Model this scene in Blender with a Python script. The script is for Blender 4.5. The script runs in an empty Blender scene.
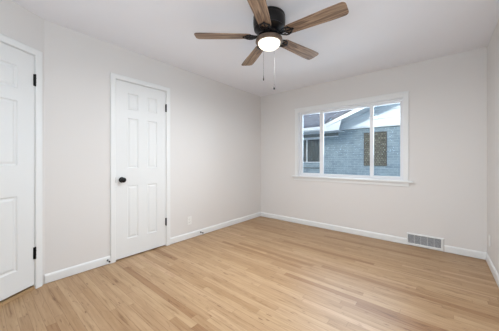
import bpy, bmesh, math, random
from mathutils import Vector, Matrix
random.seed(4)
S = bpy.context.scene
C = S.collection
PI = math.pi

# ------------------------------------------------------------ camera
cd = bpy.data.cameras.new('camera'); cam = bpy.data.objects.new('camera', cd); C.objects.link(cam)
cam.location = (2.7996, -3.7363, 1.14)
cam.rotation_euler = (math.radians(90), 0, math.radians(39.6187))
cd.sensor_width = 36.0
cd.lens = 228.6624 / 499 * 36.0
cd.shift_y = -(165.5 - 160.2147) / 499
cd.clip_start = 0.02
S.camera = cam

# ------------------------------------------------------------ world, sun, daylight, exposure
w = bpy.data.worlds.new('sky'); S.world = w; w.use_nodes = True
wn = w.node_tree.nodes; wl = w.node_tree.links
sky = wn.new('ShaderNodeTexSky'); sky.sky_type = 'NISHITA'; sky.sun_disc = False
sky.sun_elevation = math.radians(30); sky.sun_rotation = math.radians(200); sky.dust_density = 2.0
wn['Background'].inputs['Strength'].default_value = 0.29
wl.new(sky.outputs[0], wn['Background'].inputs['Color'])
sd = bpy.data.lights.new('sun', 'SUN'); sd.energy = 1.9; sd.angle = math.radians(1.0); sd.color = (1, .96, .9)
sun = bpy.data.objects.new('sun', sd); C.objects.link(sun)
sun.rotation_euler = Vector((0.15, 0.80, -0.25)).to_track_quat('-Z', 'Y').to_euler()
sun.location = (0, -8, 9)

def area(name, loc, direction, sx, sy, power, color):
    d = bpy.data.lights.new(name, 'AREA'); d.shape = 'RECTANGLE'; d.size = sx; d.size_y = sy
    d.energy = power; d.color = color
    o = bpy.data.objects.new(name, d); C.objects.link(o); o.location = loc
    o.rotation_euler = Vector(direction).to_track_quat('-Z', 'Y').to_euler()
    return o
# added fill light in front of the unseen blind; daylight through the far window
area('fill_behind_camera', (2.53, -4.55, 1.36), (-0.02, 1, 0.6), 1.08, 1.42, 38, (.79, .91, 1))
area('daylight_far_window', (1.64, 0.75, 1.75), (0, -1, -0.35), 1.9, 1.1, 52, (.76, .88, 1))

S.view_settings.view_transform = 'Standard'; S.view_settings.look = 'None'
S.view_settings.gamma = 1.0; S.view_settings.use_curve_mapping = False
S.view_settings.exposure = 0.35

# ------------------------------------------------------------ materials
def srgb(r, g, b):
    f = lambda c: (c/255/12.92) if c/255 <= .04045 else ((c/255+.055)/1.055)**2.4
    return (f(r), f(g), f(b), 1)

def mat(name, col, rough=.5, metal=0., bump=0., bscale=60., spec=.5, var=0.):
    m = bpy.data.materials.new(name); m.use_nodes = True
    nt = m.node_tree; b = nt.nodes['Principled BSDF']
    b.inputs['Base Color'].default_value = col; b.inputs['Roughness'].default_value = rough
    b.inputs['Metallic'].default_value = metal; b.inputs['Specular IOR Level'].default_value = spec
    tc = nt.nodes.new('ShaderNodeTexCoord')
    nz = nt.nodes.new('ShaderNodeTexNoise'); nz.inputs['Scale'].default_value = bscale
    nz.inputs['Detail'].default_value = 4
    nt.links.new(tc.outputs['Object'], nz.inputs['Vector'])
    if bump:
        bp = nt.nodes.new('ShaderNodeBump'); bp.inputs['Strength'].default_value = bump
        bp.inputs['Distance'].default_value = .002
        nt.links.new(nz.outputs['Fac'], bp.inputs['Height']); nt.links.new(bp.outputs[0], b.inputs['Normal'])
    if var:
        rp = nt.nodes.new('ShaderNodeMapRange'); rp.inputs['To Min'].default_value = 1-var; rp.inputs['To Max'].default_value = 1+var
        nt.links.new(nz.outputs['Fac'], rp.inputs['Value'])
        vm = nt.nodes.new('ShaderNodeVectorMath'); vm.operation = 'SCALE'; vm.inputs[0].default_value = col[:3]
        nt.links.new(rp.outputs[0], vm.inputs['Scale']); nt.links.new(vm.outputs[0], b.inputs['Base Color'])
    return m

M = {}
M['wall'] = mat('greige_wall_paint', srgb(227, 223, 220), .75, bump=.25, bscale=160)
M['ceil'] = mat('white_ceiling_paint', srgb(242, 242, 247), .85, bump=.4, bscale=90)
M['trim'] = mat('white_trim_paint', srgb(235, 235, 234), .38, bump=.05, bscale=200)
M['door'] = mat('white_door_paint', srgb(232, 232, 231), .42, bump=.10, bscale=220)
M['vinyl'] = mat('white_vinyl', srgb(236, 236, 238), .35, bump=.02)
M['black'] = mat('black_metal', srgb(30, 29, 29), .4, .6, bump=.05)
M['bronze'] = mat('aged_bronze_metal', srgb(116, 98, 84), .42, .5, bump=.1, bscale=40, var=.25)
M['motor'] = mat('dark_motor_metal', srgb(30, 28, 29), .38, .5, bump=.05)
M['steel'] = mat('steel', srgb(150, 148, 145), .35, .9, bump=.02)
M['chain'] = mat('dark_chain', srgb(48, 45, 43), .7, .2)
M['rubber'] = mat('dark_rubber', srgb(40, 38, 37), .7, bump=.1)
M['plate'] = mat('white_plastic', srgb(240, 239, 236), .35, bump=.02)
M['slot'] = mat('dark_slot', srgb(70, 68, 66), .8, bump=.02)
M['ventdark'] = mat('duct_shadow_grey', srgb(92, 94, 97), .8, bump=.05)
M['ventfin'] = mat('grey_painted_fin', srgb(196, 198, 202), .45, bump=.02)
M['lightblock'] = mat('light_block_paint', srgb(200, 196, 190), .8, bump=.1)
M['fascia'] = mat('white_exterior_paint', srgb(238, 240, 242), .5, bump=.1)
M['soffit'] = mat('pale_blue_grey_soffit', srgb(226, 232, 238), .6, bump=.1)
M['greygreen'] = mat('grey_green_strip', srgb(112, 122, 122), .6, bump=.1)
M['curtain'] = mat('brown_curtain', srgb(112, 108, 104), .9, bump=.3, var=.1)
M['darkwood'] = mat('threshold_oak', srgb(178, 146, 108), .45, bump=.2, bscale=30, var=.15)
M['yard'] = mat('pale_bounce_yard', srgb(196, 194, 188), .9, bump=.4, bscale=12, var=.1)

def nodes_mat(name):
    m = bpy.data.materials.new(name); m.use_nodes = True
    return m, m.node_tree, m.node_tree.nodes['Principled BSDF']

def mth(nt, op, a, b=None):
    n = nt.nodes.new('ShaderNodeMath'); n.operation = op
    for i, v in enumerate((a, b)):
        if v is None: continue
        if isinstance(v, (int, float)): n.inputs[i].default_value = v
        else: nt.links.new(v, n.inputs[i])
    return n.outputs[0]

# oak strip floor: 57 mm boards along X, random lengths, grain, thin seams
def oak_floor():
    m, nt, b = nodes_mat('oak_strip_floor')
    L = nt.links
    tc = nt.nodes.new('ShaderNodeTexCoord'); sp = nt.nodes.new('ShaderNodeSeparateXYZ')
    L.new(tc.outputs['Object'], sp.inputs[0])
    x, y = sp.outputs[0], sp.outputs[1]
    W_ = 0.057
    yr = mth(nt, 'DIVIDE', y, W_); row = mth(nt, 'FLOOR', yr); fy = mth(nt, 'FRACT', yr)
    wn1 = nt.nodes.new('ShaderNodeTexWhiteNoise'); wn1.noise_dimensions = '1D'; L.new(row, wn1.inputs['W'])
    off = mth(nt, 'MULTIPLY', wn1.outputs['Value'], 7.3)
    wn1b = nt.nodes.new('ShaderNodeTexWhiteNoise'); wn1b.noise_dimensions = '1D'
    L.new(mth(nt, 'ADD', row, 51.3), wn1b.inputs['W'])
    ln = mth(nt, 'ADD', mth(nt, 'MULTIPLY', wn1b.outputs['Value'], .9), .75)
    xs = mth(nt, 'DIVIDE', mth(nt, 'ADD', x, off), ln); px = mth(nt, 'FLOOR', xs); fx = mth(nt, 'FRACT', xs)
    cb = nt.nodes.new('ShaderNodeCombineXYZ'); L.new(row, cb.inputs[0]); L.new(px, cb.inputs[1])
    wn2 = nt.nodes.new('ShaderNodeTexWhiteNoise'); wn2.noise_dimensions = '3D'; L.new(cb.outputs[0], wn2.inputs['Vector'])
    cr = nt.nodes.new('ShaderNodeValToRGB'); L.new(wn2.outputs['Value'], cr.inputs[0])
    e = cr.color_ramp.elements
    e[0].position = 0; e[0].color = srgb(156, 118, 83)
    e[1].position = 1; e[1].color = srgb(195, 161, 128)
    for p, c in ((.08, (174, 140, 104)), (.4, (181, 148, 113)), (.7, (185, 153, 117)), (.92, (189, 157, 123))):
        q = e.new(p); q.color = srgb(*c)
    # grain: noise stretched along the board, shifted per board
    gv = nt.nodes.new('ShaderNodeCombineXYZ')
    L.new(mth(nt, 'ADD', mth(nt, 'MULTIPLY', x, 1.3), mth(nt, 'MULTIPLY', wn2.outputs['Value'], 37)), gv.inputs[0])
    L.new(mth(nt, 'MULTIPLY', y, 20), gv.inputs[1]); L.new(mth(nt, 'MULTIPLY', wn2.outputs['Value'], 11), gv.inputs[2])
    nz = nt.nodes.new('ShaderNodeTexNoise'); nz.inputs['Scale'].default_value = 2.2; nz.inputs['Detail'].default_value = 6
    nz.inputs['Roughness'].default_value = .62; nz.inputs['Distortion'].default_value = .6
    L.new(gv.outputs[0], nz.inputs['Vector'])
    g = nt.nodes.new('ShaderNodeValToRGB'); L.new(nz.outputs['Fac'], g.inputs[0])
    ge = g.color_ramp.elements
    ge[0].position = .28; ge[0].color = (.50, .40, .32, 1); ge[1].position = .60; ge[1].color = (1, 1, 1, 1)
    q = ge.new(.40); q.color = (.84, .80, .75, 1)
    mx = nt.nodes.new('ShaderNodeMix'); mx.data_type = 'RGBA'; mx.blend_type = 'MULTIPLY'; mx.inputs[0].default_value = 1
    L.new(cr.outputs[0], mx.inputs[6]); L.new(g.outputs[0], mx.inputs[7])
    # darker mineral streaks and small knots, each within its own board
    kv = nt.nodes.new('ShaderNodeCombineXYZ')
    L.new(mth(nt, 'ADD', mth(nt, 'MULTIPLY', x, 3.2), mth(nt, 'MULTIPLY', wn2.outputs['Value'], 91)), kv.inputs[0])
    L.new(mth(nt, 'MULTIPLY', y, 17), kv.inputs[1]); L.new(mth(nt, 'MULTIPLY', wn2.outputs['Value'], 23), kv.inputs[2])
    nk = nt.nodes.new('ShaderNodeTexNoise'); nk.inputs['Scale'].default_value = 1.15; nk.inputs['Detail'].default_value = 3
    nk.inputs['Distortion'].default_value = 2.2; L.new(kv.outputs[0], nk.inputs['Vector'])
    kr = nt.nodes.new('ShaderNodeValToRGB'); L.new(nk.outputs['Fac'], kr.inputs[0])
    ke = kr.color_ramp.elements; ke[0].position = .63; ke[0].color = (1, 1, 1, 1); ke[1].position = .76; ke[1].color = (.52, .42, .35, 1)
    mk = nt.nodes.new('ShaderNodeMix'); mk.data_type = 'RGBA'; mk.blend_type = 'MULTIPLY'; mk.inputs[0].default_value = .85
    L.new(mx.outputs[2], mk.inputs[6]); L.new(kr.outputs[0], mk.inputs[7]); mx = mk
    kv2 = nt.nodes.new('ShaderNodeCombineXYZ')
    L.new(mth(nt, 'MULTIPLY', x, 9), kv2.inputs[0]); L.new(mth(nt, 'MULTIPLY', y, 38), kv2.inputs[1]); L.new(mth(nt, 'MULTIPLY', wn2.outputs['Value'], 57), kv2.inputs[2])
    nq = nt.nodes.new('ShaderNodeTexNoise'); nq.inputs['Scale'].default_value = 1.0; nq.inputs['Detail'].default_value = 1
    L.new(kv2.outputs[0], nq.inputs['Vector'])
    kq = nt.nodes.new('ShaderNodeValToRGB'); L.new(nq.outputs['Fac'], kq.inputs[0])
    qe = kq.color_ramp.elements; qe[0].position = .72; qe[0].color = (1, 1, 1, 1); qe[1].position = .78; qe[1].color = (.42, .31, .24, 1)
    mk = nt.nodes.new('ShaderNodeMix'); mk.data_type = 'RGBA'; mk.blend_type = 'MULTIPLY'; mk.inputs[0].default_value = .8
    L.new(mx.outputs[2], mk.inputs[6]); L.new(kq.outputs[0], mk.inputs[7]); mx = mk
    # seams
    ey = mth(nt, 'LESS_THAN', mth(nt, 'MINIMUM', fy, mth(nt, 'SUBTRACT', 1, fy)), .020)
    ex = mth(nt, 'LESS_THAN', mth(nt, 'MULTIPLY', fx, ln), .0025)
    seam = mth(nt, 'MAXIMUM', ey, ex)
    m2 = nt.nodes.new('ShaderNodeMix'); m2.data_type = 'RGBA'; m2.blend_type = 'MULTIPLY'
    L.new(mth(nt, 'MULTIPLY', seam, .6), m2.inputs[0]); L.new(mx.outputs[2], m2.inputs[6]); m2.inputs[7].default_value = (.45, .32, .22, 1)
    L.new(m2.outputs[2], b.inputs['Base Color'])
    b.inputs['Roughness'].default_value = .40
    b.inputs['Specular IOR Level'].default_value = .36
    bp = nt.nodes.new('ShaderNodeBump'); bp.inputs['Strength'].default_value = .12; bp.inputs['Distance'].default_value = .002
    L.new(mth(nt, 'SUBTRACT', nz.outputs['Fac'], seam), bp.inputs['Height']); L.new(bp.outputs[0], b.inputs['Normal'])
    return m
M['floor'] = oak_floor()

def blade_wood():
    m, nt, b = nodes_mat('weathered_walnut_blade')
    L = nt.links
    tc = nt.nodes.new('ShaderNodeTexCoord'); mp = nt.nodes.new('ShaderNodeMapping')
    mp.inputs['Scale'].default_value = (1.2, 16, 4); L.new(tc.outputs['Object'], mp.inputs[0])
    nz = nt.nodes.new('ShaderNodeTexNoise'); nz.inputs['Scale'].default_value = 3.2; nz.inputs['Detail'].default_value = 7
    nz.inputs['Distortion'].default_value = 1.0
    L.new(mp.outputs[0], nz.inputs['Vector'])
    cr = nt.nodes.new('ShaderNodeValToRGB'); L.new(nz.outputs['Fac'], cr.inputs[0])
    e = cr.color_ramp.elements
    e[0].position = .30; e[0].color = srgb(80, 61, 49); e[1].position = .70; e[1].color = srgb(184, 156, 130)
    q = e.new(.47); q.color = srgb(134, 108, 87)
    L.new(cr.outputs[0], b.inputs['Base Color']); b.inputs['Roughness'].default_value = .5
    bp = nt.nodes.new('ShaderNodeBump'); bp.inputs['Strength'].default_value = .2; bp.inputs['Distance'].default_value = .001
    L.new(nz.outputs['Fac'], bp.inputs['Height']); L.new(bp.outputs[0], b.inputs['Normal'])
    return m
M['blade'] = blade_wood()

def brick_mat(name, c1, c2, cm, bw, bh, rough=.8):
    m, nt, b = nodes_mat(name); L = nt.links
    tc = nt.nodes.new('ShaderNodeTexCoord'); sp = nt.nodes.new('ShaderNodeSeparateXYZ'); cb = nt.nodes.new('ShaderNodeCombineXYZ')
    L.new(tc.outputs['Object'], sp.inputs[0]); L.new(sp.outputs[0], cb.inputs[0]); L.new(sp.outputs[2], cb.inputs[1])
    br = nt.nodes.new('ShaderNodeTexBrick'); L.new(cb.outputs[0], br.inputs['Vector'])
    br.inputs['Scale'].default_value = 1; br.inputs['Brick Width'].default_value = bw; br.inputs['Row Height'].default_value = bh
    br.inputs['Mortar Size'].default_value = .007; br.inputs['Mortar Smooth'].default_value = .3
    br.inputs['Color1'].default_value = c1; br.inputs['Color2'].default_value = c2; br.inputs['Mortar'].default_value = cm
    nz = nt.nodes.new('ShaderNodeTexNoise'); nz.inputs['Scale'].default_value = 5; nz.inputs['Detail'].default_value = 6
    L.new(tc.outputs['Object'], nz.inputs['Vector'])
    mx = nt.nodes.new('ShaderNodeMix'); mx.data_type = 'RGBA'; mx.blend_type = 'SOFT_LIGHT'; mx.inputs[0].default_value = .5
    L.new(br.outputs['Color'], mx.inputs[6]); L.new(nz.outputs['Fac'], mx.inputs[7])
    L.new(mx.outputs[2], b.inputs['Base Color']); b.inputs['Roughness'].default_value = rough
    bp = nt.nodes.new('ShaderNodeBump'); bp.inputs['Strength'].default_value = .5; bp.inputs['Distance'].default_value = .005; bp.invert = True
    L.new(br.outputs['Fac'], bp.inputs['Height']); L.new(bp.outputs[0], b.inputs['Normal'])
    return m
M['brick'] = brick_mat('painted_blue_grey_brick', srgb(140, 157, 167), srgb(157, 173, 181), srgb(172, 187, 196), .21, .075)
M['shingle'] = brick_mat('dark_grey_roof_shingle', srgb(112, 112, 118), srgb(134, 134, 140), srgb(92, 92, 98), .30, .05)
M['lattice'] = brick_mat('brown_woven_screen', srgb(112, 108, 96), srgb(160, 155, 138), srgb(84, 78, 68), .07, .06)

def siding_mat():
    m, nt, b = nodes_mat('white_lap_siding'); L = nt.links
    b.inputs['Base Color'].default_value = srgb(236, 240, 243); b.inputs['Roughness'].default_value = .6
    tc = nt.nodes.new('ShaderNodeTexCoord'); nz = nt.nodes.new('ShaderNodeTexNoise'); nz.inputs['Scale'].default_value = 40
    L.new(tc.outputs['Object'], nz.inputs['Vector'])
    bp = nt.nodes.new('ShaderNodeBump'); bp.inputs['Strength'].default_value = .1; bp.inputs['Distance'].default_value = .002
    L.new(nz.outputs['Fac'], bp.inputs['Height']); L.new(bp.outputs[0], b.inputs['Normal'])
    return m
M['siding'] = siding_mat()

def glass_mat():
    m = bpy.data.materials.new('clear_window_glass'); m.use_nodes = True; nt = m.node_tree; nt.nodes.clear(); L = nt.links
    out = nt.nodes.new('ShaderNodeOutputMaterial'); tr = nt.nodes.new('ShaderNodeBsdfTransparent'); gl = nt.nodes.new('ShaderNodeBsdfGlossy')
    tr.inputs[0].default_value = (.90, .96, .98, 1)
    gl.inputs['Roughness'].default_value = .02; fr = nt.nodes.new('ShaderNodeFresnel'); fr.inputs[0].default_value = 1.5
    mx = nt.nodes.new('ShaderNodeMixShader'); L.new(fr.outputs[0], mx.inputs[0]); L.new(tr.outputs[0], mx.inputs[1]); L.new(gl.outputs[0], mx.inputs[2])
    L.new(mx.outputs[0], out.inputs[0]); return m
M['glass'] = glass_mat()

def lamp_mat():
    m, nt, b = nodes_mat('lit_frosted_glass'); L = nt.links
    b.inputs['Base Color'].default_value = srgb(250, 244, 232); b.inputs['Roughness'].default_value = .35
    tc = nt.nodes.new('ShaderNodeTexCoord'); sp = nt.nodes.new('ShaderNodeSeparateXYZ'); L.new(tc.outputs['Object'], sp.inputs[0])
    mr = nt.nodes.new('ShaderNodeMapRange'); mr.inputs['From Min'].default_value = -.236; mr.inputs['From Max'].default_value = -.290
    mr.inputs['To Min'].default_value = .5; mr.inputs['To Max'].default_value = 1.4       # the bulb's hot spot at the bottom
    L.new(sp.outputs[2], mr.inputs['Value']); L.new(mr.outputs[0], b.inputs['Emission Strength'])
    b.inputs['Emission Color'].default_value = (1, .90, .74, 1)
    return m
M['lamp'] = lamp_mat()

# ------------------------------------------------------------ helpers
def box(bm, x0, x1, y0, y1, z0, z1, mtx=None, bev=0.):
    b2 = bmesh.new()
    v = [b2.verts.new(p) for p in ((x0,y0,z0),(x1,y0,z0),(x1,y1,z0),(x0,y1,z0),(x0,y0,z1),(x1,y0,z1),(x1,y1,z1),(x0,y1,z1))]
    for f in ((0,3,2,1),(4,5,6,7),(0,1,5,4),(1,2,6,5),(2,3,7,6),(3,0,4,7)): b2.faces.new([v[i] for i in f])
    if bev: bmesh.ops.bevel(b2, geom=b2.edges[:], offset=bev, segments=2, affect='EDGES')
    merge(bm, b2, mtx)

def merge(bm, b2, mtx=None):
    if mtx is not None: bmesh.ops.transform(b2, matrix=mtx, verts=b2.verts)
    me = bpy.data.meshes.new('tmp'); b2.to_mesh(me); b2.free(); bm.from_mesh(me); bpy.data.meshes.remove(me)

def lathe(bm, prof, seg=48, mtx=None, scale=(1,1)):
    b2 = bmesh.new(); rings = []
    for r, z in prof:
        if r < 1e-6: rings.append([b2.verts.new((0, 0, z))])
        else: rings.append([b2.verts.new((r*math.cos(2*PI*i/seg)*scale[0], r*math.sin(2*PI*i/seg)*scale[1], z)) for i in range(seg)])
    for a, c in zip(rings, rings[1:]):
        for i in range(seg):
            j = (i+1) % seg
            q = [a[i % len(a)], a[j % len(a)], c[j % len(c)], c[i % len(c)]]
            u = []
            for k in q:
                if k not in u: u.append(k)
            if len(u) > 2: b2.faces.new(u)
    bmesh.ops.recalc_face_normals(b2, faces=b2.faces)
    merge(bm, b2, mtx)

def tube(bm, pts, r, seg=10, mtx=None):
    b2 = bmesh.new(); rings = []; n = len(pts); pts = [Vector(p) for p in pts]
    for i, p in enumerate(pts):
        t = (pts[min(i+1, n-1)] - pts[max(i-1, 0)]).normalized()
        a = Vector((0, 0, 1)) if abs(t.z) < .9 else Vector((1, 0, 0))
        u = t.cross(a).normalized(); v = t.cross(u)
        rr = r[i] if isinstance(r, (list, tuple)) else r
        rings.append([b2.verts.new(p + rr*(math.cos(2*PI*k/seg)*u + math.sin(2*PI*k/seg)*v)) for k in range(seg)])
    for a, c in zip(rings, rings[1:]):
        for k in range(seg): b2.faces.new((a[k], a[(k+1) % seg], c[(k+1) % seg], c[k]))
    b2.faces.new(rings[0]); b2.faces.new(rings[-1])
    bmesh.ops.recalc_face_normals(b2, faces=b2.faces)
    merge(bm, b2, mtx)

def prism(bm, prof, length, mtx):
    """profile (u,w) in local Y,Z swept along local X"""
    b2 = bmesh.new()
    a = [b2.verts.new((0, u, z)) for u, z in prof]; c = [b2.verts.new((length, u, z)) for u, z in prof]
    n = len(prof)
    for i in range(n): b2.faces.new((a[i], a[(i+1) % n], c[(i+1) % n], c[i]))
    b2.faces.new(a); b2.faces.new(c)
    bmesh.ops.recalc_face_normals(b2, faces=b2.faces)
    merge(bm, b2, mtx)

def obj(name, bm, m, parent=None, loc=None, rot=None, smooth=False):
    me = bpy.data.meshes.new(name); bmesh.ops.remove_doubles(bm, verts=bm.verts, dist=1e-6) if smooth else None
    bm.to_mesh(me); bm.free()
    o = bpy.data.objects.new(name, me); C.objects.link(o); me.materials.append(m)
    if loc is not None: o.location = loc
    if rot is not None: o.rotation_euler = rot
    if parent: o.parent = parent
    if smooth:
        for p in me.polygons: p.use_smooth = True
        try: me.set_sharp_from_angle(angle=math.radians(38))
        except Exception: pass
    return o

def empty(name, loc=(0,0,0), rz=0):
    o = bpy.data.objects.new(name, None); C.objects.link(o); o.location = loc; o.rotation_euler = (0, 0, rz)
    o.empty_display_size = .1
    return o

def tag(o, label, cat, group=None):
    o['label'] = label; o['category'] = cat
    if group: o['group'] = group
    return o

def struct(o, label=None):
    o['kind'] = 'structure'
    if label: o['label'] = label
    return o

def frame(p, d):
    """matrix: local X along the wall, local Y INTO the room, Z up"""
    d = Vector((d[0], d[1], 0)).normalized(); n = Vector((-d.y, d.x, 0))
    m = Matrix(((d.x, n.x, 0, p[0]), (d.y, n.y, 0, p[1]), (0, 0, 1, 0), (0, 0, 0, 1)))
    return m

# ------------------------------------------------------------ room shell
W, H, T = 3.2237, 2.4355, 0.12
YF = -4.60
PC = (0.0, -3.3177); DG = (0.51197, -0.85900)
SL = (YF - PC[1]) / DG[1]
PF = (PC[0] + DG[0]*SL, YF)
# walls run counter-clockwise seen from above so that +Y local points into the room
F_left = frame((0, 0), (0, -1))              # local x = -y  (normal +X)
F_diag = frame(PC, DG)
F_front = frame(PF, (1, 0))
F_right = frame((W, YF), (0, 1))
F_back = frame((W, 0), (-1, 0))              # local x = W - x

def wall(name, F, length, ops=(), label=None, ext=(T, T)):
    bm = bmesh.new()
    def seg(s0, s1, z0, z1):
        if s1-s0 > 1e-4 and z1-z0 > 1e-4: box(bm, s0, s1, -T, 0, z0, z1, F)
    s = -ext[0]
    for a, b_, z0, z1 in ops:
        seg(s, a, 0, H); seg(a, b_, 0, z0); seg(a, b_, z1, H); s = b_
    seg(s, length+ext[1], 0, H)
    return struct(obj(name, bm, M['wall']), label)

D2 = dict(s0=2.101, s1=2.712)                # narrow door, along the left wall (distance from far corner)
D1 = dict(s0=0.086, s1=0.848)                # wide door on the angled wall
WX0, WX1, WZ0, WZ1 = 0.845, 2.432, 0.850, 2.005
wall('wall_left', F_left, -PC[1], [(D2['s0']-.004, D2['s1']+.004, 0, 2.056)], ext=(T, .03))
wall('wall_diagonal', F_diag, SL, [(D1['s0']-.004, D1['s1']+.004, 0, 2.066)], ext=(.03, T))
wall('wall_front', F_front, W-PF[0], [(1.21, 2.33, .6, 2.12)])
wall('wall_right', F_right, -YF)
wall('wall_back', F_back, W, [(W-WX1, W-WX0, WZ0, WZ1)], ext=(4.5, 7))  # unseen ends added past the room to keep sun off the neighbour's brick

poly = [(W+T, T), (-T-.75, T), (-T-.75, YF-T), (W+T, YF-T)]
def slab(name, z0, z1, m):
    bm = bmesh.new()
    a = [bm.verts.new((x, y, z0)) for x, y in poly]; b_ = [bm.verts.new((x, y, z1)) for x, y in poly]
    bm.faces.new(a); bm.faces.new(b_)
    for i in range(4): bm.faces.new((a[i], a[(i+1) % 4], b_[(i+1) % 4], b_[i]))
    bmesh.ops.recalc_face_normals(bm, faces=bm.faces)
    return struct(obj(name, bm, m))
slab('floor', -.12, 0, M['floor'])
slab('ceiling', H, H+.12, M['ceil'])

# unseen shells behind the two doors, added to keep outside light out
def light_block(name, F, s0, s1, depth=.6):
    bm = bmesh.new()
    box(bm, s0-.1, s1+.1, -T-depth-.03, -T-depth, 0, H-.01, F)
    box(bm, s0-.13, s0-.1, -T-depth, -T-.002, 0, H-.01, F)
    box(bm, s1+.1, s1+.13, -T-depth, -T-.002, 0, H-.01, F)
    return struct(obj(name, bm, M['lightblock']))
light_block('light_block_left', F_left, 2.1, 2.7, .5)
light_block('light_block_diagonal', F_diag, D1['s0']-.01, D1['s1'], .25)

# baseboards
bprof = [(0, .004), (.0125, .004), (.0135, .006), (.0135, .066), (.0125, .074), (.009, .081), (.004, .086), (0, .087)]
def baseboard(name, F, segs):
    bm = bmesh.new()
    for a, b_ in segs: prism(bm, bprof, b_-a, F @ Matrix.Translation((a, 0, 0)))
    return struct(obj(name, bm, M['trim']))
CW = .054
baseboard('baseboard_left', F_left, [(0, D2['s0']-.006-CW), (D2['s1']+.006+CW, -PC[1])])
baseboard('baseboard_back', F_back, [(0, W-2.853), (W-2.464, W)])
baseboard('baseboard_right', F_right, [(0, -YF)])
baseboard('baseboard_diagonal', F_diag, [(D1['s1']+.006+CW, SL)])
baseboard('baseboard_front', F_front, [(0, W-PF[0])])

# ------------------------------------------------------------ doors
def panel_door_mesh(width, z0, z1, panels, thick=.035):
    """front face at local y=0 facing +Y, panels [(u0,u1,w0,w1)] moulded in"""
    bm = bmesh.new()
    us = sorted({0, width} | {p[0] for p in panels} | {p[1] for p in panels})
    ws = sorted({z0, z1} | {p[2] for p in panels} | {p[3] for p in panels})
    def isp(u, w_):
        return any(p[0] < u < p[1] and p[2] < w_ < p[3] for p in panels)
    for a, b_ in zip(us, us[1:]):
        for c, d in zip(ws, ws[1:]):
            if not isp((a+b_)/2, (c+d)/2):
                bm.faces.new([bm.verts.new(q) for q in ((a, 0, c), (a, 0, d), (b_, 0, d), (b_, 0, c))])
    steps = [(0, 0), (.003, -.0035), (.008, -.0085), (.017, -.0095), (.026, -.0055), (.034, -.003)]
    for a, b_, c, d in panels:
        rings = []
        for ins, dep in steps:
            rings.append([bm.verts.new(q) for q in ((a+ins, dep, c+ins), (a+ins, dep, d-ins), (b_-ins, dep, d-ins), (b_-ins, dep, c+ins))])
        for r0, r1 in zip(rings, rings[1:]):
            for i in range(4): bm.faces.new((r0[i], r0[(i+1) % 4], r1[(i+1) % 4], r1[i]))
        bm.faces.new(rings[-1])
    t = -thick
    for q in (((0,0,z0),(0,t,z0),(0,t,z1),(0,0,z1)), ((width,0,z0),(width,0,z1),(width,t,z1),(width,t,z0)),
              ((0,0,z0),(width,0,z0),(width,t,z0),(0,t,z0)), ((0,0,z1),(0,t,z1),(width,t,z1),(width,0,z1)),
              ((0,t,z0),(width,t,z0),(width,t,z1),(0,t,z1))):
        bm.faces.new([bm.verts.new(v) for v in q])
    bmesh.ops.remove_doubles(bm, verts=bm.verts, dist=1e-5)
    bmesh.ops.recalc_face_normals(bm, faces=bm.faces)
    return bm

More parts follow.
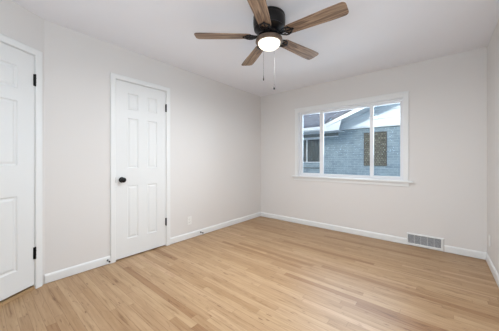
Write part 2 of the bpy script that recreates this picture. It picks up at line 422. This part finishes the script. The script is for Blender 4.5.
def build_door(name, F, s0, s1, zb, zt, hinges, hinge_side, label, knob=None, clip=None, threshold=False):
    """hinge_side +1: hinges at s0 (towards the far corner)"""
    root = empty(name); root.matrix_world = F
    struct(root, label)
    wd = s1 - s0
    st = .122 if wd < .7 else .128; mid = .110
    pw = (wd - 2*st - mid)/2
    pan = []
    for u in (st, st+pw+mid):
        for c, d in ((.222, .842), (1.045 if wd < .7 else 1.095, 1.635), (1.735, 1.925)):
            pan.append((u, u+pw, c, d))
    bm = panel_door_mesh(wd, zb, zt, pan)
    bmesh.ops.translate(bm, verts=bm.verts, vec=(s0, -.002, 0))
    obj('door_panel', bm, M['door'], root)
    # jamb and stop
    bm = bmesh.new(); g = .0025; jt = zt + g
    box(bm, s0-g-.001, s0-g+.0015, -T, .002, 0, jt); box(bm, s1+g-.0015, s1+g+.001, -T, .002, 0, jt)
    box(bm, s0-g, s1+g, -T, .002, jt-.0005, jt+.0015)
    box(bm, s0-.004, s0+.012, -.062, -.040, 0, zt); box(bm, s1-.012, s1+.004, -.062, -.040, 0, zt); box(bm, s0, s1, -.062, -.040, zt-.012, zt+.003)
    obj('door_jamb', bm, M['trim'], root)
    # casing: moulded profile, mitred
    bm = bmesh.new()
    prof = [(0, 0), (0, .008), (.006, .011), (.012, .0125), (.040, .015), (.049, .015), (CW, .011), (CW, 0)]
    i0, i1 = s0-.005, s1+.005; zi = zt+.006
    rings = []
    for o_, y_ in prof:
        rings.append([bm.verts.new(q) for q in ((i0-o_, y_, 0), (i0-o_, y_, zi+o_), (i1+o_, y_, zi+o_), (i1+o_, y_, 0))])
    for r0, r1 in zip(rings, rings[1:]):
        for i in range(3): bm.faces.new((r0[i], r0[i+1], r1[i+1], r1[i]))
    r0, r1 = rings[-1], rings[0]
    for i in range(3): bm.faces.new((r0[i], r0[i+1], r1[i+1], r1[i]))
    bm.faces.new([r[0] for r in rings]); bm.faces.new([r[3] for r in rings])
    bmesh.ops.recalc_face_normals(bm, faces=bm.faces)
    obj('door_casing', bm, M['trim'], root)
    hs = s0-.002 if hinge_side > 0 else s1+.002
    for za, zb_ in hinges:
        bm = bmesh.new()
        h = zb_-za
        lathe(bm, [(0, -.004), (.004, -.003), (.0065, 0), (.0065, h), (.004, h+.003), (0, h+.004)], 14, Matrix.Translation((hs, .007, za)))
        box(bm, hs-.009, hs+.011, -.001, .003, za, zb_, bev=.0008)
        for k in (1, 2): box(bm, hs-.0068, hs+.0068, .004, .0139, za+h*k/3-.0006, za+h*k/3+.0006)
        o = obj('hinge', bm, M['black'], root, smooth=True); o['label'] = 'black butt hinge'
    if knob:
        ks, kz = knob
        bm = bmesh.new(); R = Matrix.Translation((ks, 0, kz)) @ Matrix.Rotation(-PI/2, 4, 'X')
        lathe(bm, [(0, -.002), (.031, -.002), (.0325, .002), (.030, .006), (.016, .010), (.0115, .014), (.0105, .026), (.015, .031),
                   (.024, .036), (.0285, .044), (.0285, .052), (.024, .060), (.014, .0645), (0, .066)], 36, R)
        o = obj('door_knob', bm, M['black'], root, smooth=True); o['label'] = 'round black door knob'
        bm = bmesh.new(); box(bm, s1+.0005, s1+.0065, -.004, .0035, kz-.030, kz+.030, bev=.0006)
        o = obj('strike_plate', bm, M['black'], root); o['label'] = 'black strike plate'
    if threshold:
        bm = bmesh.new(); box(bm, s0-.003, s1+.003, -.10, -.001, 0, .024)
        box(bm, s0-.003, s1+.003, -.003, .004, 0, .014, bev=.001)
        obj('threshold', bm, M['darkwood'], root)
    return root
build_door('door_1', F_diag, D1['s0'], D1['s1'], .042, 2.062, [(.268, .370), (1.797, 1.899)], 1,
           'white six-panel door on the left edge of the photo, cut by the frame', threshold=True)
build_door('door_2', F_left, D2['s0'], D2['s1'], .015, 2.051, [(.273, .371), (1.783, 1.882)], 1,
           'narrow white six-panel door with a black knob', knob=(2.651, .915))

# ------------------------------------------------------------ far window (three-lite slider)
def rect_frame(bm, x0, x1, z0, z1, wl_, wr, wb, wt, y0, y1, bev=.0015):
    box(bm, x0, x0+wl_, y0, y1, z0, z1, bev=bev); box(bm, x1-wr, x1, y0, y1, z0, z1, bev=bev)
    box(bm, x0+wl_, x1-wr, y0, y1, z0, z0+wb, bev=bev); box(bm, x0+wl_, x1-wr, y0, y1, z1-wt, z1, bev=bev)

win = empty('window_1'); struct(win, 'three-lite white sliding window on the far wall')
bm = bmesh.new()
# flat casing sides and head, with a thin projecting cap
box(bm, .790, .846, -.016, .0, .862, 2.062, bev=.002); box(bm, 2.431, 2.487, -.016, .0, .862, 2.062, bev=.002)
box(bm, .846, 2.431, -.016, .0, 2.004, 2.062, bev=.002)
box(bm, .783, 2.494, -.024, .0, 2.056, 2.070, bev=.003)
obj('window_casing', bm, M['trim'], win)
bm = bmesh.new()
box(bm, .735, 2.535, -.050, .0, .838, .862, bev=.004); box(bm, .846, 2.431, -.002, .040, .838, .862)
obj('window_sill', bm, M['trim'], win)
bm = bmesh.new(); box(bm, .775, 2.495, -.016, 0, .783, .838, bev=.003); obj('window_apron', bm, M['trim'], win)
# jamb extension + vinyl frame
bm = bmesh.new()
rect_frame(bm, .846, 2.431, .851, 2.004, .012, .012, .012, .012, .0, .045, .0008)
rect_frame(bm, .852, 2.425, .857, 1.998, .026, .020, .026, .030, .042, .105, .002)
obj('window_frame', bm, M['vinyl'], win)
# sashes
G = dict(z0=.915, z1=1.945)
def sash(x0, x1, gx0, gx1, z0, z1, y0, y1, gz0, gz1, label=None):
    bm = bmesh.new(); rect_frame(bm, x0, x1, z0, z1, gx0-x0, x1-gx1, gz0-z0, z1-gz1, y0, y1, .0025)
    s = obj('sash', bm, M['vinyl'], win)
    bm = bmesh.new(); box(bm, gx0-.003, gx1+.003, (y0+y1)/2-.002, (y0+y1)/2+.002, gz0-.003, gz1+.003)
    obj('glass_pane', bm, M['glass'], s)
    return s
sash(.880, 1.290, .908, 1.226, .884, 1.966, .052, .078, .914, 1.952)
sash(1.240, 2.050, 1.284, 2.004, .884, 1.966, .079, .100, .908, 1.944)
sR = sash(2.004, 2.404, 2.054, 2.386, .884, 1.966, .052, .078, .912, 1.940)
for z in (1.80, 1.10):
    bm = bmesh.new(); box(bm, 2.012, 2.034, .040, .054, z-.030, z+.030, bev=.003); box(bm, 2.018, 2.030, .030, .044, z-.010, z+.016, bev=.003)
    obj('latch', bm, M['vinyl'], sR)

# added window behind the camera, backing for the fill light; blind blocks sun
w2 = empty('fill_window'); w2.matrix_world = F_front; struct(w2, 'added unseen white window behind the camera, backing for the fill light')
bm = bmesh.new()
rect_frame(bm, 1.15, 2.39, .54, 2.18, .06, .06, .06, .06, 0, .016, .002)
rect_frame(bm, 1.21, 2.33, .60, 2.12, .04, .04, .04, .04, -.10, -.04, .002)
box(bm, 1.25, 2.29, -.10, -.04, 1.34, 1.38)
obj('window_frame', bm, M['vinyl'], w2)
bm = bmesh.new(); box(bm, 1.245, 2.295, -.073, -.069, .635, 2.085); obj('glass_pane', bm, M['glass'], w2)
bm = bmesh.new()
for k in range(56): prism(bm, [(-.012, .61+k*.0265), (-.008, .61+k*.0265), (-.0145, .639+k*.0265), (-.0185, .639+k*.0265)], 1.10, Matrix.Translation((1.22, -.012, 0)))
obj('sun_block_blind', bm, M['vinyl'], w2)
# unseen roof over the room, added to shade the neighbour's brick
bm = bmesh.new()
v = [bm.verts.new(q) for q in ((-7, .45, 2.66), (7.7, .45, 2.66), (7.7, -2.3, 4.15), (-7, -2.3, 4.15), (7.7, -5.05, 2.66), (-7, -5.05, 2.66), (-7, .45, 2.58), (7.7, .45, 2.58), (7.7, -5.05, 2.58), (-7, -5.05, 2.58))]
for f in ((0,1,2,3), (3,2,4,5), (6,7,1,0), (8,9,5,4), (6,9,8,7), (0,3,5,9,6), (1,7,8,4,2)): bm.faces.new([v[i] for i in f])
struct(obj('shade_roof', bm, M['shingle']))

# ------------------------------------------------------------ floor register on the far wall
vent = tag(empty('air_vent', (2.6585, 0, 0)), 'grey louvred air vent in a white frame on the baseboard', 'vent')
bm = bmesh.new()
fx0, fx1, fz0, fz1 = -.1925, .1880, .006, .166
def ring4(x0, x1, z0, z1, y): return [bm.verts.new(q) for q in ((x0, y, z0), (x1, y, z0), (x1, y, z1), (x0, y, z1))]
rg = [ring4(fx0, fx1, fz0, fz1, -.0005), ring4(fx0, fx1, fz0, fz1, -.014), ring4(fx0+.006, fx1-.006, fz0+.006, fz1-.006, -.020),
      ring4(-.179, .167, .034, .152, -.020), ring4(-.176, .164, .037, .149, -.016), ring4(-.176, .164, .037, .149, -.0005)]
for r0, r1 in zip(rg, rg[1:]+rg[:1]):
    for i in range(4): bm.faces.new((r0[i], r0[(i+1) % 4], r1[(i+1) % 4], r1[i]))
bmesh.ops.recalc_face_normals(bm, faces=bm.faces)
obj('frame', bm, M['trim'], vent)
bm = bmesh.new(); box(bm, -.176, .164, -.004, -.001, .037, .149); o = obj('backing', bm, M['ventdark'], vent); o['label'] = 'grey backing sheet, duct shade in its colour'  # flat sheet behind the fins; shade of the duct put into its colour
bm = bmesh.new()
gx = [-.176 + .340*k/5 for k in range(6)]
for k in range(5):
    n = 7
    for j in range(1, n):
        x = gx[k] + (gx[k+1]-gx[k])*j/n
        box(bm, x-.0016, x+.0016, -.013, -.005, .037, .149)
for k in range(1, 11):
    z = .037 + .112*k/11; box(bm, -.176, .164, -.012, -.008, z-.0015, z+.0015)
o = obj('louvre', bm, M['ventfin'], vent); o['label'] = 'grey grid of louvre fins'
for k in range(1, 5):
    bm = bmesh.new(); box(bm, gx[k]-.0022, gx[k]+.0022, -.0165, -.004, .036, .150, bev=.001); obj('divider_bar', bm, M['trim'], vent)

# ------------------------------------------------------------ outlets
def outlet(name, F, s, z, label):
    r = empty(name); r.matrix_world = F @ Matrix.Translation((s, 0, z)); tag(r, label, 'electrical outlet')
    bm = bmesh.new(); box(bm, -.037, .037, 0, .006, -.060, .060, bev=.0025); obj('cover_plate', bm, M['plate'], r)
    for dz in (-.0195, .0195):
        bm = bmesh.new(); lathe(bm, [(.0, 0), (.017, 0), (.017, .0085), (.0155, .0095), (0, .0095)], 24, Matrix.Translation((0, 0, dz)) @ Matrix.Rotation(-PI/2, 4, 'X'), scale=(1, .82))
        f_ = obj('socket', bm, M['plate'], r, smooth=True)
        bm = bmesh.new()
        box(bm, -.0070, -.0052, .0090, .0098, dz-.001, dz+.0075); box(bm, .0052, .0070, .0090, .0098, dz+.000, dz+.0065)
        lathe(bm, [(0, .0090), (.0022, .0090), (.0022, .0099), (0, .0099)], 10, Matrix.Translation((0, 0, dz-.008)) @ Matrix.Rotation(-PI/2, 4, 'X'))
        o = obj('slot', bm, M['slot'], f_); o['label'] = 'dark socket slots'
    bm = bmesh.new(); lathe(bm, [(0, .005), (.003, .005), (.003, .0072), (0, .0076)], 12, Matrix.Rotation(-PI/2, 4, 'X')); obj('screw', bm, M['plate'], r, smooth=True)
    return r
outlet('wall_outlet', F_left, 1.728, .262, 'white wall outlet low on the left wall, right of the narrow door')
outlet('wall_outlet', F_right, -YF-.19, .275, 'white wall outlet low on the right wall near the corner')

# ------------------------------------------------------------ door stops
def door_stop(F, s, z, label):
    r = empty('door_stop'); r.matrix_world = F @ Matrix.Translation((s, .0125, z)) @ Matrix.Scale(.85, 4); tag(r, label, 'door stop', 'door stops on the left baseboard')
    R = Matrix.Rotation(-PI/2, 4, 'X')
    bm = bmesh.new(); lathe(bm, [(0, 0), (.0125, 0), (.0125, .003), (.009, .009), (.006, .012), (0, .012)], 20, R); o = obj('base', bm, M['black'], r, smooth=True); o['label'] = 'black mounting base'
    bm = bmesh.new()
    tube(bm, [(.0055*math.cos(t*.8), .011+.046*t/110, .0055*math.sin(t*.8)) for t in range(111)], .0014, 6)
    tube(bm, [(0, .010, 0), (0, .058, 0)], .0040, 10)
    o = obj('spring', bm, M['steel'], r, smooth=True); o['label'] = 'light metal spring rod'
    bm = bmesh.new(); lathe(bm, [(0, .055), (.0085, .055), (.0105, .058), (.0105, .068), (.008, .073), (0, .074)], 20, R); o = obj('tip', bm, M['rubber'], r, smooth=True); o['label'] = 'black rubber tip'
    return r
door_stop(F_left, 1.534, .048, 'small black door stop on the baseboard right of the wall outlet')
door_stop(F_left, 2.800, .046, 'small black door stop on the baseboard beside the narrow door casing')

# ------------------------------------------------------------ ceiling fan
FX, FY, FZ = 1.625, -2.040, H
fan = tag(empty('ceiling_fan', (FX, FY, FZ)), 'flush-mount ceiling fan with five weathered wood blades and a lit glass dome', 'ceiling fan')
bm = bmesh.new()
lathe(bm, [(0, 0), (.134, 0), (.140, -.004), (.142, -.012), (.142, -.020), (.140, -.024), (.143, -.034), (.144, -.060), (.141, -.095), (.134, -.112),
           (.137, -.116), (.136, -.122), (.118, -.133), (.100, -.144), (.086, -.149), (0, -.149)], 64)
o = obj('motor_housing', bm, M['motor'], fan, smooth=True); o['label'] = 'black drum-shaped motor housing'
bm = bmesh.new()
lathe(bm, [(0, -.149), (.092, -.149), (.095, -.153), (.095, -.172), (.090, -.177), (.062, -.180), (.058, -.186), (.060, -.196), (0, -.196)], 48)
obj('rotor_hub', bm, M['motor'], fan, smooth=True)
bm = bmesh.new()
lathe(bm, [(0, -.190), (.060, -.190), (.085, -.196), (.108, -.202), (.117, -.209), (.1185, -.216), (.117, -.224), (.121, -.228), (.1215, -.234), (.117, -.240), (.104, -.243), (.100, -.240), (.098, -.230), (0, -.228)], 64)
o = obj('light_fitter', bm, M['bronze'], fan, smooth=True); o['label'] = 'bronze ring holding the glass'
bm = bmesh.new(); pr = [(.1005, -.236)]
for k in range(1, 13):
    t = k/12*PI/2; pr.append((.1000*math.cos(t)**.85 if k < 12 else 0, -.240 - .058*math.sin(t)))
lathe(bm, [(0, -.236)] + pr, 64)
o = obj('glass_dome', bm, M['lamp'], fan, smooth=True); o['label'] = 'lit frosted glass dome'
lq = bpy.data.lights.new('dome_glow', 'AREA'); lq.shape = 'DISK'; lq.size = .19; lq.energy = 27; lq.color = (.93, .97, 1)
lr = bpy.data.objects.new('dome_glow', lq); C.objects.link(lr); lr.parent = fan; lr.location = (0, 0, -.305)

ZB = 2.252 - H
def blade_mesh():
    b2 = bmesh.new(); top = []
    r0, r1 = .160, .664
    out = []
    def hw(t): return .053 + .0165*min(1, t/.75)
    N = 22; cr0, cr1 = .030, .034
    pts = []
    for i in range(N+1):
        x = r0 + (r1-r0)*i/N; pts.append((x, hw(i/N)))
    def edge(sign):
        e = []
        for k in range(7):   # root corner
            a = PI/2*k/6; e.append((r0+cr0-cr0*math.cos(a), (hw(0)-cr0+cr0*math.sin(a))))
        for x, h in pts:
            if r0+cr0 < x < r1-cr1: e.append((x, h))
        for k in range(7):
            a = PI/2*k/6; e.append((r1-cr1+cr1*math.sin(a), hw(1)-cr1+cr1*math.cos(a)))
        return e
    e = edge(1); loop = e + [(x, -y) for x, y in reversed(e)]
    for zz in (-.003, .003):
        top.append([b2.verts.new((x, y, zz)) for x, y in loop])
    b2.faces.new(top[0]); b2.faces.new(top[1]); n = len(loop)
    for i in range(n): b2.faces.new((top[0][i], top[0][(i+1) % n], top[1][(i+1) % n], top[1][i]))
    bmesh.ops.recalc_face_normals(b2, faces=b2.faces)
    bmesh.ops.bevel(b2, geom=[x for x in b2.edges if abs(x.verts[0].co.z-x.verts[1].co.z) < 1e-6], offset=.001, segments=1, affect='EDGES')
    return b2
def iron_mesh():
    bm = bmesh.new()
    for s in (-1, 1):
        tube(bm, [(.090, s*.010, .0), (.112, s*.016, -.004), (.132, s*.030, -.008), (.152, s*.042, -.009), (.176, s*.045, -.009),
                  (.198, s*.037, -.009), (.214, s*.020, -.009), (.226, 0, -.009)], [.008, .0065, .006, .006, .006, .006, .0055, .005], 10)
        tube(bm, [(.132, s*.030, -.008), (.150, s*.018, -.010), (.170, s*.016, -.011), (.182, s*.026, -.010), (.172, s*.034, -.010)], .0042, 8)
    tube(bm, [(.085, 0, .0), (.115, 0, -.005), (.150, 0, -.009), (.226, 0, -.010), (.240, 0, -.009)], [.013, .009, .006, .006, .004], 10)
    for x, y in ((.226, 0), (.196, .036), (.196, -.036)):
        lathe(bm, [(0, -.016), (.004, -.015), (.009, -.012), (.010, -.003), (0, -.003)], 14, Matrix.Translation((x, y, 0)))
    return bm
b_me = bpy.data.meshes.new('blade'); q = blade_mesh(); q.to_mesh(b_me); q.free(); b_me.materials.append(M['blade'])
i_me = bpy.data.meshes.new('blade_iron'); q = iron_mesh(); q.to_mesh(i_me); q.free(); i_me.materials.append(M['motor'])
for p in i_me.polygons: p.use_smooth = True
for k, wob in enumerate((-.8, 1.2, 0, 0, 1.8)):          # blades hang slightly out of true
    b_ = bpy.data.objects.new('blade', b_me); C.objects.link(b_); b_.parent = fan; b_.location = (0, 0, ZB)
    ang = math.radians(4.4 + 72*k + wob)
    b_.rotation_euler = (Matrix.Rotation(ang, 3, 'Z') @ Matrix.Rotation(math.radians(-9), 3, 'X')).to_euler()
    i_ = bpy.data.objects.new('blade_iron', i_me); C.objects.link(i_); i_.parent = b_; i_['label'] = 'scrolled dark metal blade bracket'
yaw = math.radians(39.6187); cr_ = Vector((math.cos(yaw), math.sin(yaw))); cf = Vector((-math.sin(yaw), math.cos(yaw)))
for sgn, fob in ((-1, .0032), (1, .0062)):
    p = cr_*(.053*sgn) + cf*(.111*sgn)
    bm = bmesh.new()
    zt_, zb_ = -.232, -.578
    tube(bm, [(p.x*.98, p.y*.98, zt_), (p.x*1.06, p.y*1.06, zt_-.004), (p.x*1.1, p.y*1.1, zt_-.012), (p.x*1.1, p.y*1.1, zb_)], .0008, 6)
    n = 60
    for i in range(n):
        z = zt_-.012 + (zb_-zt_+.012)*i/n
        lathe(bm, [(0, .0014), (.001, .0008), (.0013, 0), (.001, -.0008), (0, -.0014)], 6, Matrix.Translation((p.x*1.1, p.y*1.1, z)))
    ch = obj('pull_chain', bm, M['chain'], fan, smooth=True)
    bm = bmesh.new(); k = fob/.0062
    lathe(bm, [(0, .006), (.0022*k, .004), (.003*k, -.004), (.005*k, -.016), (.0085*k, -.030), (.0092*k, -.038), (.006*k, -.044), (0, -.046)], 18, Matrix.Translation((p.x*1.1, p.y*1.1, zb_)))
    obj('chain_fob', bm, M['motor'], ch, smooth=True)

# ------------------------------------------------------------ outside: the neighbouring house
gm = bmesh.new(); box(gm, -14, 14, .2, 16, -.55, -.45); struct(obj('ground', gm, M['yard']))  # unseen ground made pale to bounce light up under the eaves
house = tag(empty('house', (0, 4, -.45)), 'pale blue-grey painted brick house with white gable seen through the window', 'house')
def hobj(name, bm, m, parent=None, **k):
    bmesh.ops.translate(bm, verts=bm.verts, vec=(0, -4, .45)); return obj(name, bm, m, parent or house, **k)
YW, YE = 4.0, 3.4
bm = bmesh.new(); box(bm, -7, 6.8, YW, YW+.2, -.45, 2.13)
box(bm, -7, -6.8, YW+.2, 9, -.45, 2.13); box(bm, 6.6, 6.8, YW+.2, 9, -.45, 2.13)
hobj('brick_wall', bm, M['brick'])
bm = bmesh.new(); box(bm, -7, -.25, YW-.018, YW, .845, .885, bev=.004); hobj('brick_ledge', bm, M['greygreen'])
# gable: siding laps clipped to the roof line
GX0, GZ0, SLP, GXP = -.055, 2.267, .389, 3.4       # rake line start, slope, ridge x
def rake(x): return GZ0 + SLP*(x-GX0) if x <= GXP else GZ0 + SLP*(2*GXP-x-GX0)
bm = bmesh.new(); z = 2.13; lap = .25
while z < rake(GXP):
    z1 = min(z+lap, rake(GXP)-.01)
    xa = max(.05, GX0 + (z-GZ0)/SLP + .02); xb = 2*GXP-xa
    xc = max(.05, GX0 + (z1-GZ0)/SLP + .02); xd = 2*GXP-xc
    if xb-xa > .05:
        vs = [bm.verts.new(q) for q in ((xa, YW-.036, z), (xb, YW-.036, z), (xd, YW-.004, z1), (xc, YW-.004, z1), (xa, YW+.02, z), (xb, YW+.02, z), (xd, YW+.02, z1), (xc, YW+.02, z1))]
        for f in ((0,1,2,3), (0,4,5,1), (4,7,6,5), (3,2,6,7), (0,3,7,4), (1,5,6,2)): bm.faces.new([vs[i] for i in f])
    z = z1 if z1 > z else 99
    if z1 >= rake(GXP)-.011: break
bmesh.ops.recalc_face_normals(bm, faces=bm.faces)
hobj('gable_siding', bm, M['siding'])
def slanted(bm, pts_xz, y0, y1):
    a = [bm.verts.new((x, y0, z)) for x, z in pts_xz]; c = [bm.verts.new((x, y1, z)) for x, z in pts_xz]; n = len(a)
    bm.faces.new(a); bm.faces.new(c)
    for i in range(n): bm.faces.new((a[i], a[(i+1) % n], c[(i+1) % n], c[i]))
    bmesh.ops.recalc_face_normals(bm, faces=bm.faces)
XR = 2*GXP-GX0
bm = bmesh.new(); slanted(bm, [(GX0, GZ0-.115), (GXP, rake(GXP)-.115), (XR, GZ0-.115), (XR, GZ0), (GXP, rake(GXP)), (GX0, GZ0)], YE-.02, YE+.01); hobj('rake_board', bm, M['fascia'])
bm = bmesh.new(); slanted(bm, [(GX0, 2.06), (.44, 2.06), (.52, 2.375-.02), (GX0, GZ0-.10)], YE-.005, YE+.02); hobj('eave_return', bm, M['fascia'])
bm = bmesh.new(); slanted(bm, [(GX0, GZ0-.09), (GXP, rake(GXP)-.09), (XR, GZ0-.09), (XR, GZ0-.07), (GXP, rake(GXP)-.07), (GX0, GZ0-.07)], YE+.01, YW-.022); hobj('rake_soffit', bm, M['soffit'])
bm = bmesh.new(); slanted(bm, [(GX0-.03, GZ0-.01), (GXP, rake(GXP)), (XR, GZ0-.01), (XR, GZ0+.03), (GXP, rake(GXP)+.04), (GX0-.03, GZ0+.03)], YE-.04, 8.4); hobj('gable_roof', bm, M['shingle'])
# main roof behind, rising away from us
def roof_strip(x0, x1, y0, y1):
    zz = lambda y: 2.235 + .42*(y-3.28)
    v = [bm.verts.new(q) for q in ((x0,y0,zz(y0)),(x1,y0,zz(y0)),(x1,y1,zz(y1)),(x0,y1,zz(y1)),(x0,y0,zz(y0)-.04),(x1,y0,zz(y0)-.04),(x1,y1,zz(y1)-.04),(x0,y1,zz(y1)-.04))]
    for f in ((0,1,2,3),(7,6,5,4),(0,4,5,1),(1,5,6,2),(2,6,7,3),(3,7,4,0)): bm.faces.new([v[i] for i in f])
bm = bmesh.new(); roof_strip(-7.4, GX0-.04, 3.28, 8.4); roof_strip(GX0-.04, 7.2, 4.2, 8.4); hobj('main_roof', bm, M['shingle'])
bm = bmesh.new(); slanted(bm, [(-7.4, 2.06), (GX0, 2.06), (GX0, 2.16), (-7.4, 2.16)], YE, YE+.02)
hobj('fascia_board', bm, M['fascia'])
bm = bmesh.new()
prism(bm, [(0, 2.115), (-.03, 2.085), (-.095, 2.085), (-.12, 2.115), (-.125, 2.205), (-.115, 2.205), (-.105, 2.12), (-.01, 2.12), (-.01, 2.205), (0, 2.205)], 7.34, Matrix.Translation((-7.4, YE, 0)))
hobj('gutter', bm, M['fascia'])
bm = bmesh.new(); box(bm, -7.4, .44, YE+.02, YW, 2.060, 2.075); hobj('eave_soffit', bm, M['soffit'])
bm = bmesh.new(); box(bm, -7, .23, YW-.02, YW+.001, 1.955, 2.06, bev=.003); hobj('eave_strip', bm, M['greygreen'])  # dark grey-green strip on the wall just below the eave soffit
bm = bmesh.new(); box(bm, -7, .23, YW-.03, YW+.001, 1.925, 1.955, bev=.003); hobj('frieze_trim', bm, M['fascia'])
bm = bmesh.new(); box(bm, .23, 6.8, YW-.030, YW+.001, 2.115, 2.130, bev=.002); hobj('flashing_strip', bm, M['greygreen'])
# left window with drawn brown curtains
bm = bmesh.new(); rect_frame(bm, -1.75, -.37, 1.055, 1.925, .05, .035, .03, .05, YW-.03, YW+.001, .003)
box(bm, -.905, -.865, YW-.03, YW, 1.085, 1.875)
hw_ = hobj('window', bm, M['fascia']); hw_['label'] = 'window with drawn grey-brown curtains'
bm = bmesh.new()
N = 120
for i in range(N):
    xa = -1.70 + 1.295*i/N; xb = -1.70 + 1.295*(i+1)/N
    ya = YW-.010 + .006*math.sin(xa*70); yb = YW-.010 + .006*math.sin(xb*70)
    bm.faces.new([bm.verts.new(q) for q in ((xa, ya, 1.085), (xb, yb, 1.085), (xb, yb, 1.875), (xa, ya, 1.875))])
cu = hobj('curtain', bm, M['curtain'], hw_); cu.data.validate()
bm = bmesh.new(); box(bm, -1.70, -.405, YW-.024, YW-.021, 1.085, 1.875); hobj('pane', bm, M['glass'], hw_)
# brown screened opening under the gable
bm = bmesh.new(); rect_frame(bm, 1.012, 1.626, .975, 1.985, .018, .018, .018, .018, YW-.03, YW+.001, .002)
M['brownframe'] = mat('brown_painted_frame', srgb(96, 88, 78), .6, bump=.1)
sc = hobj('shuttered_window', bm, M['brownframe']); sc['label'] = 'brown screened window'
bm = bmesh.new()
for k in range(1, 22): x = 1.030 + .578*k/22; box(bm, x-.006, x+.006, YW-.020, YW-.014, .993, 1.967)
for k in range(1, 38): z = .993 + .974*k/38; box(bm, 1.030, 1.608, YW-.024, YW-.018, z-.006, z+.006)
box(bm, 1.03, 1.608, YW-.012, YW-.002, .993, 1.967)
hobj('lattice', bm, M['lattice'], sc)
